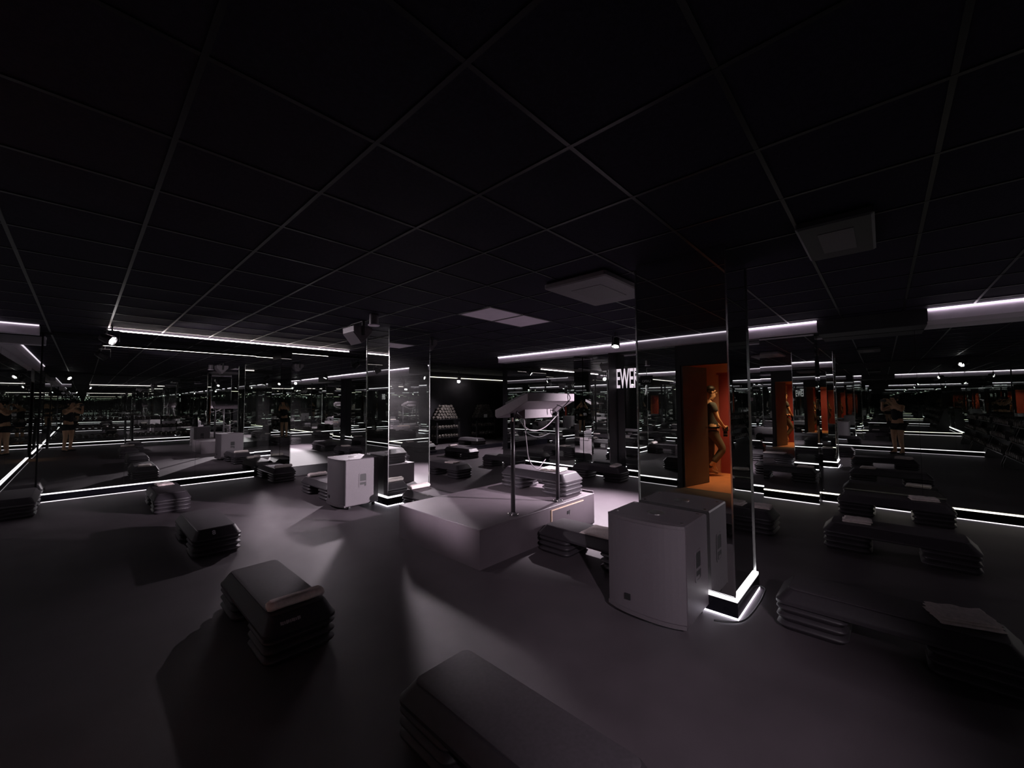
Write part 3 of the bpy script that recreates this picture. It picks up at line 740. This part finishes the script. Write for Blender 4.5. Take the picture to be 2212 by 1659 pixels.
def finger_chain(N, E, base, key, wrist, palm_dir, side_dir, curl_dir, ln=0.16):
    """palm and five unequal bent fingers as branches of the body skeleton"""
    w = Vector(wrist); f = Vector(palm_dir).normalized(); s = Vector(side_dir).normalized(); c = Vector(curl_dir).normalized()
    p = w+f*0.055; N[key+'palm'] = (*p, (0.030, 0.020)); E.append((base, key+'palm'))
    kn = w+f*0.085; N[key+'knuck'] = (*kn, (0.034, 0.017)); E.append((key+'palm', key+'knuck'))
    for i, (off, l) in enumerate(((-0.030, 0.066), (-0.010, 0.078), (0.011, 0.072), (0.031, 0.056))):
        a = kn+s*off+f*0.012; b = a+f*l*0.45+c*l*0.25; d = b+f*l*0.15+c*l*0.45
        for nm, q, r in (('a', a, 0.0095), ('b', b, 0.0088), ('c', d, 0.0075)): N[f'{key}{i}{nm}'] = (*q, r)
        E += [(key+'knuck', f'{key}{i}a'), (f'{key}{i}a', f'{key}{i}b'), (f'{key}{i}b', f'{key}{i}c')]
    t0 = w+f*0.035-s*0.030; t1 = t0+f*0.030-s*0.018+c*0.012; t2 = t1+f*0.024+c*0.022
    for nm, q, r in (('t0', t0, 0.013), ('t1', t1, 0.011), ('t2', t2, 0.009)): N[key+nm] = (*q, r)
    E += [(key+'palm', key+'t0'), (key+'t0', key+'t1'), (key+'t1', key+'t2')]

def head_nodes(N, E, neck, c, fwd=Vector((1, 0, 0)), s=1.0):
    c = Vector(c); f = fwd.normalized()
    N['jaw'] = (*(c+f*0.025-Vector((0, 0, 0.07))*s), 0.056*s); N['skull'] = (*c, (0.078*s, 0.088*s)); N['crown'] = (*(c+Vector((0, 0, 0.065))*s-f*0.01), 0.070*s)
    N['chin'] = (*(c+f*0.062*s-Vector((0, 0, 0.098))*s), 0.024*s); N['nose'] = (*(c+f*0.108*s-Vector((0, 0, 0.022))*s), 0.012*s)
    E += [(neck, 'jaw'), ('jaw', 'skull'), ('skull', 'crown'), ('jaw', 'chin'), ('skull', 'nose')]

# the man in the corridor: local +x is where he faces
def man():
    r = empty('person', (-2.50, 2.60, 0.001), math.radians(236))
    N = {}; E = []
    N['pelvis'] = (0, 0, 0.93, (0.135, 0.10)); N['waist'] = (0.0, 0, 1.08, (0.135, 0.095)); N['chest'] = (-0.01, 0, 1.30, (0.150, 0.11)); N['collar'] = (-0.01, 0, 1.46, (0.10, 0.08)); N['neck'] = (0.01, 0, 1.53, 0.055)
    E += [('pelvis', 'waist'), ('waist', 'chest'), ('chest', 'collar'), ('collar', 'neck')]
    head_nodes(N, E, 'neck', (0.035, 0, 1.685))
    for s, k in ((1, 'l'), (-1, 'r')):
        N[k+'sh'] = (-0.01, s*0.185, 1.425, 0.058); N[k+'el'] = (0.06, s*0.235, 1.14, 0.043); N[k+'wr'] = (0.205, s*0.085, 1.00, 0.029)
        E += [('collar', k+'sh'), (k+'sh', k+'el'), (k+'el', k+'wr')]
        finger_chain(N, E, k+'wr', k, N[k+'wr'][:3], (0.75, -s*0.45, -0.25), (0, -s*0.1, 1), (0.2, -s*0.9, -0.2))
        N[k+'hip'] = (0.0, s*0.095, 0.86, 0.085)
        E += [('pelvis', k+'hip')]
    N['rkn'] = (0.02, -0.10, 0.50, 0.060); N['ran'] = (-0.02, -0.10, 0.085, 0.040); N['rheel'] = (-0.04, -0.10, 0.035, 0.030); N['rtoe'] = (0.16, -0.115, 0.030, 0.030)
    N['lkn'] = (0.19, 0.10, 0.54, 0.060); N['lan'] = (-0.02, 0.11, 0.26, 0.040); N['lheel'] = (-0.07, 0.11, 0.21, 0.030); N['ltoe'] = (0.06, 0.115, 0.11, 0.030)
    for k in 'lr': E += [(k+'hip', k+'kn'), (k+'kn', k+'an'), (k+'an', k+'heel'), (k+'an', k+'toe')]
    body = skin_mesh('body', N, E, M['skin'], r)
    S = {'belly': (0, 0, 0.93, (0.156, 0.122)), 'waist': (0, 0, 1.09, (0.150, 0.112)), 'chest': (-0.01, 0, 1.30, (0.168, 0.128)), 'collar': (-0.01, 0, 1.455, (0.105, 0.085))}
    SE = [('belly', 'waist'), ('waist', 'chest'), ('chest', 'collar')]
    for s, k in ((1, 'l'), (-1, 'r')):
        S[k+'sh'] = (-0.01, s*0.190, 1.425, 0.074); S[k+'sl'] = (0.025, s*0.215, 1.27, 0.070); SE += [('collar', k+'sh'), (k+'sh', k+'sl')]
    skin_mesh('tshirt', S, SE, M['shirt'], r)
    P = {'hip': (0, 0, 0.94, (0.150, 0.118)), 'lhip': (0.01, 0.10, 0.85, 0.102), 'rhip': (0, -0.10, 0.85, 0.102), 'lkn': (0.19, 0.10, 0.54, 0.080), 'lcf': (0.08, 0.105, 0.39, 0.066), 'lan': (-0.01, 0.11, 0.27, 0.058), 'rkn': (0.02, -0.10, 0.50, 0.080), 'ran': (-0.02, -0.10, 0.11, 0.060)}
    skin_mesh('trousers', P, [('hip', 'lhip'), ('hip', 'rhip'), ('lhip', 'lkn'), ('lkn', 'lcf'), ('lcf', 'lan'), ('rhip', 'rkn'), ('rkn', 'ran')], M['trousers'], r)
    bm = bmesh.new(); ellipsoid(bm, (0.005, 0, 1.745), (0.098, 0.088, 0.075))
    obj('hair', bm, M['hair'], r, smooth=True)
    for s in (1, -1):
        bm = bmesh.new(); ellipsoid(bm, (0.112, s*0.033, 1.692), (0.010, 0.016, 0.008), 10, 6); obj('eye', bm, M['eye'], r, smooth=True)
        bm = bmesh.new(); ellipsoid(bm, (0.02, s*0.086, 1.675), (0.022, 0.010, 0.033), 10, 6); obj('ear', bm, M['skin'], r, smooth=True)
    bm = bmesh.new(); ellipsoid(bm, (0.108, 0, 1.622), (0.012, 0.024, 0.006), 10, 6); obj('mouth', bm, principled('lips', (0.35, 0.12, 0.09), 0.5, noise_amt=0.05), r, smooth=True)
    bm = bmesh.new(); loft(bm, [[(x, y, z) for x, y in rrect(0.135, 0.175, 0.09)] for z in (0.955, 0.985)])
    obj('belt', bm, M['blackcloth'], r)
    bm = bmesh.new(); box(bm, 0.148, 0.156, -0.02, 0.02, 0.957, 0.983); obj('belt_buckle', bm, M['metal'], r)
    tag(r, 'person in a dark T-shirt standing in the orange corridor, holding a camera at the waist', 'person')
    cm = empty('camera', (0, 0, 0)); cm.matrix_world = Matrix.Translation(r.location) @ Matrix.Rotation(math.radians(236), 4, 'Z') @ Matrix.Translation((0.275, 0, 0.945))
    obj('camera_body', bx(-0.035, 0.035, -0.068, 0.068, -0.05, 0.045), M['gear'], cm, bevel=0.01)
    def cyl(z0, z1, r0, r1): 
        bm = bmesh.new(); loft(bm, [[(rr*math.cos(2*PI*k/20), rr*math.sin(2*PI*k/20), z) for k in range(20)] for rr, z in ((r0, z0), (r1, z1))]); return bm
    ln = obj('lens', cyl(-0.16, -0.04, 0.040, 0.036), M['gear'], cm); obj('lens_ring', cyl(-0.12, -0.105, 0.0415, 0.0415), M['cablegrey'], ln)
    bm = bmesh.new(); box(bm, -0.025, 0.02, -0.022, 0.022, 0.045, 0.065); obj('viewfinder', bm, M['gear'], cm)
    tag(cm, "black camera with a long lens held by the person in the corridor, lens pointing down", 'camera')
man()

FWD = Vector((0.7329, 0.6803, 0))
def photographer():
    base = -FWD*0.40
    r = empty('person', (base.x, base.y, 0.0), math.atan2(FWD.y, FWD.x))
    N = {}; E = []
    N['pelvis'] = (-0.02, 0, 0.88, (0.135, 0.10)); N['waist'] = (-0.02, 0, 1.02, (0.115, 0.085)); N['chest'] = (-0.02, 0, 1.21, (0.130, 0.10)); N['collar'] = (-0.01, 0, 1.335, (0.085, 0.065)); N['neck'] = (0.02, 0, 1.40, 0.045)
    E += [('pelvis', 'waist'), ('waist', 'chest'), ('chest', 'collar'), ('collar', 'neck')]
    head_nodes(N, E, 'neck', (0.06, 0.0, 1.525), s=0.95)
    for s, k in ((1, 'l'), (-1, 'r')):
        N[k+'sh'] = (-0.01, s*0.165, 1.315, 0.048); N[k+'el'] = (0.14, s*0.27, 1.20, 0.038); N[k+'wr'] = (0.285, s*0.125, 1.425, 0.025)
        E += [('collar', k+'sh'), (k+'sh', k+'el'), (k+'el', k+'wr')]
        finger_chain(N, E, k+'wr', k, N[k+'wr'][:3], (0.35, -s*0.45, 0.80), (-0.9, 0, 0.3), (0.1, -s*0.9, 0.1))
        N[k+'hip'] = (-0.02, s*0.09, 0.82, 0.088); N[k+'kn'] = (0.01, s*0.095, 0.47, 0.055); N[k+'an'] = (-0.03, s*0.10, 0.08, 0.036); N[k+'heel'] = (-0.06, s*0.10, 0.035, 0.030); N[k+'toe'] = (0.12, s*0.115, 0.030, 0.030)
        E += [('pelvis', k+'hip'), (k+'hip', k+'kn'), (k+'kn', k+'an'), (k+'an', k+'heel'), (k+'an', k+'toe')]
    skin_mesh('body', N, E, M['skin'], r)
    S = {'hem': (-0.02, 0, 0.92, (0.150, 0.115)), 'waist': (-0.02, 0, 1.03, (0.130, 0.10)), 'chest': (-0.02, 0, 1.20, (0.147, 0.117)), 'top': (-0.015, 0, 1.29, (0.115, 0.085))}
    skin_mesh('tank_top', S, [('hem', 'waist'), ('waist', 'chest'), ('chest', 'top')], M['blackcloth'], r)
    P = {'hip': (-0.02, 0, 0.87, (0.150, 0.115)), 'lhip': (-0.02, 0.095, 0.79, 0.105), 'lth': (-0.005, 0.10, 0.63, 0.092), 'rhip': (-0.02, -0.095, 0.79, 0.105), 'rth': (-0.005, -0.10, 0.63, 0.092)}
    skin_mesh('shorts', P, [('hip', 'lhip'), ('lhip', 'lth'), ('hip', 'rhip'), ('rhip', 'rth')], M['blackcloth'], r)
    bm = bmesh.new(); ellipsoid(bm, (0.025, 0, 1.565), (0.092, 0.088, 0.085)); ellipsoid(bm, (-0.055, 0, 1.62), (0.045, 0.045, 0.045))
    obj('hair', bm, M['hair'], r, smooth=True)
    for s in (1, -1):
        bm = bmesh.new(); ellipsoid(bm, (0.130, s*0.031, 1.53), (0.009, 0.014, 0.007), 10, 6); obj('eye', bm, M['eye'], r, smooth=True)
        bm = bmesh.new(); ellipsoid(bm, (0.04, s*0.082, 1.51), (0.02, 0.010, 0.03), 10, 6); obj('ear', bm, M['skin'], r, smooth=True)
        bm = bmesh.new(); ellipsoid(bm, (0.03, s*0.105, 0.030), (0.125, 0.042, 0.030), 14, 8); obj('shoe', bm, M['blackcloth'], r, smooth=True)
    bm = bmesh.new(); ellipsoid(bm, (0.128, 0, 1.465), (0.010, 0.022, 0.006), 10, 6); obj('mouth', bm, M['red'], r, smooth=True)
    tag(r, 'person in a black top and shorts taking the picture, seen in the mirrors with raised arms', 'person')
    ph = empty('phone', tuple(-FWD*0.022)+(), r.rotation_euler.z); ph.location = (-FWD.x*0.022, -FWD.y*0.022, 1.495)
    obj('case', bx(-0.005, 0.005, -0.075, 0.075, -0.037, 0.037), M['gear'], ph, bevel=0.004)
    obj('screen', bx(-0.0062, -0.0048, -0.071, 0.071, -0.033, 0.033), M['pocket'], ph)
    tag(ph, 'black phone held up in both hands by the person taking the picture', 'phone')
photographer()

# ------------------------------------------------------------------ dumbbells and racks
def dumbbell_mesh(s=1.0):
    bm = bmesh.new()
    def hexr(r, y): return [(r*math.cos(PI/3*k+PI/6), y, r*math.sin(PI/3*k+PI/6)) for k in range(6)]
    for sg in (-1, 1):
        loft(bm, [hexr(0.045*s, sg*0.070*s), hexr(0.056*s, sg*0.078*s), hexr(0.056*s, sg*0.130*s), hexr(0.046*s, sg*0.140*s)])
    loft(bm, [[(0.016*s*math.cos(2*PI*k/8), y*s, 0.016*s*math.sin(2*PI*k/8)) for k in range(8)] for y in (-0.075, 0.075)])
    return bm
db0 = obj('dumbbell', dumbbell_mesh(), M['iron']); db_used = [False]
def dumbbell(loc, rz, label, group):
    if not db_used[0]: o = db0; db_used[0] = True
    else:
        o = db0.copy(); COL.objects.link(o)
    o.location = loc; o.rotation_euler = (random.uniform(-0.1, 0.1), random.uniform(-0.5, 0.5), rz+random.uniform(-0.06, 0.06))
    tag(o, label, 'dumbbell', group)

def alcove_rack(cx, cy, label, where, group):
    """two low tiers and a pyramid heap on the top tier"""
    r = empty('dumbbell_rack', (cx, cy, 0))
    for s in (-1, 1):
        bm = bmesh.new(); box(bm, s*0.50-0.025, s*0.50+0.025, -0.22, -0.17, 0, 0.95); box(bm, s*0.50-0.025, s*0.50+0.025, 0.17, 0.22, 0, 0.78); box(bm, s*0.50-0.025, s*0.50+0.025, -0.22, 0.22, 0, 0.05)
        obj('upright', bm, M['shelf'], r)
    for z in (0.22, 0.54, 0.88): obj('shelf', bx(-0.56, 0.56, -0.20, 0.20, z, z+0.02), M['shelf'], r)
    tag(r, label, 'dumbbell rack', 'racks in the alcove')
    for z in (0.24, 0.56):
        for k in range(8): dumbbell((cx-0.455+0.13*k, cy+0.02, z+0.058), 0, f'dumbbell on a lower tier of the {where}', group+' lower')
    for row, n in enumerate((8, 7, 6, 5, 4)):
        for k in range(n): dumbbell((cx+(k-(n-1)/2)*0.122, cy+0.02, 0.90+0.057+0.101*row), 0, f'dumbbell heaped on the top tier of the {where}', group+' top')
alcove_rack(9.15, YA+0.27, 'dumbbell rack in the alcove without a card', 'alcove rack without a card', 'dumbbells on the plain alcove rack')
alcove_rack(11.05, YA+0.27, 'dumbbell rack in the alcove with a white card on its heap', 'alcove rack with the white card', 'dumbbells on the carded alcove rack')
pc = obj('card', bx(10.94, 11.12, YA+0.455, YA+0.458, 0.902, 1.03), M['paper']); tag(pc, 'white card leaning on the dumbbell heap in the alcove', 'card')

def long_rack(x0, x1, y, label, where, group):
    r = empty('dumbbell_rack', ((x0+x1)/2, y, 0)); w = (x1-x0)/2
    for s in (-1, 1):
        bm = bmesh.new(); prism(bm, [(-0.22, 0), (0.22, 0), (0.22, 0.08), (-0.10, 1.05), (-0.22, 1.05)], 'x', s*w-0.03, s*w+0.03); obj('upright', bm, M['shelf'], r)
    rows = ((0.26, 0.05), (0.58, -0.02), (0.90, -0.08))
    for z, dy in rows: obj('shelf', bx(-w, w, dy-0.14, dy+0.14, z, z+0.02), M['shelf'], r)
    tag(r, label, 'dumbbell rack', 'long racks along the back wall')
    n = int((x1-x0-0.15)/0.155)
    for z, dy in rows:
        for k in range(n): dumbbell((x0+0.14+0.155*k, y+dy, z+0.078), 0, f'dumbbell on the {where}', group)
long_rack(-0.80, 1.15, -2.12, 'long three-tier dumbbell rack on the back wall behind the photographer', 'long rack behind the photographer', 'dumbbells behind the photographer')
long_rack(1.35, 3.30, -2.12, 'long three-tier dumbbell rack on the back wall, the one farther from the door wall', 'long rack farther from the door wall', 'dumbbells on the second long rack')
kick('x', YB, 1, XL+0.05, 7.55, 'of the back wall under the dumbbell racks', depth=0.05)

# ------------------------------------------------------------------ world, camera, render look
w = bpy.data.worlds.new('World'); sc.world = w; w.use_nodes = True
w.node_tree.nodes['Background'].inputs['Color'].default_value = (0.0, 0.0, 0.0, 1); w.node_tree.nodes['Background'].inputs['Strength'].default_value = 0.0

yaw, pit, rol = (math.radians(a) for a in (47.113, 2.6246, -0.3153))
f = Vector((math.sin(yaw)*math.cos(pit), math.cos(yaw)*math.cos(pit), math.sin(pit)))
rt = Vector((math.cos(yaw), -math.sin(yaw), 0)); up = rt.cross(f)
r2 = rt*math.cos(rol)+up*math.sin(rol); u2 = up*math.cos(rol)-rt*math.sin(rol)
cam = bpy.data.cameras.new('Camera'); co = bpy.data.objects.new('Camera', cam); COL.objects.link(co)
mt = Matrix((r2, u2, -f)).transposed().to_4x4(); mt.translation = Vector((0, 0, 1.5)); co.matrix_world = mt
cam.sensor_fit = 'HORIZONTAL'; cam.sensor_width = 36.0; cam.lens = 36.0*863.18/2212; cam.clip_start = 0.02; cam.clip_end = 100
sc.camera = co

sc.view_settings.view_transform = 'Standard'; sc.view_settings.look = 'None'; sc.view_settings.gamma = 1.0; sc.view_settings.use_curve_mapping = False
sc.view_settings.exposure = 0.0
cy_ = sc.cycles
cy_.max_bounces = 12; cy_.glossy_bounces = 10; cy_.diffuse_bounces = 3; cy_.transmission_bounces = 2
cy_.caustics_reflective = True; cy_.caustics_refractive = False; cy_.blur_glossy = 0.3
cy_.sample_clamp_indirect = 2.5; cy_.sample_clamp_direct = 0
cy_.use_denoising = True; cy_.denoiser = 'OPENIMAGEDENOISE'; cy_.use_light_tree = True
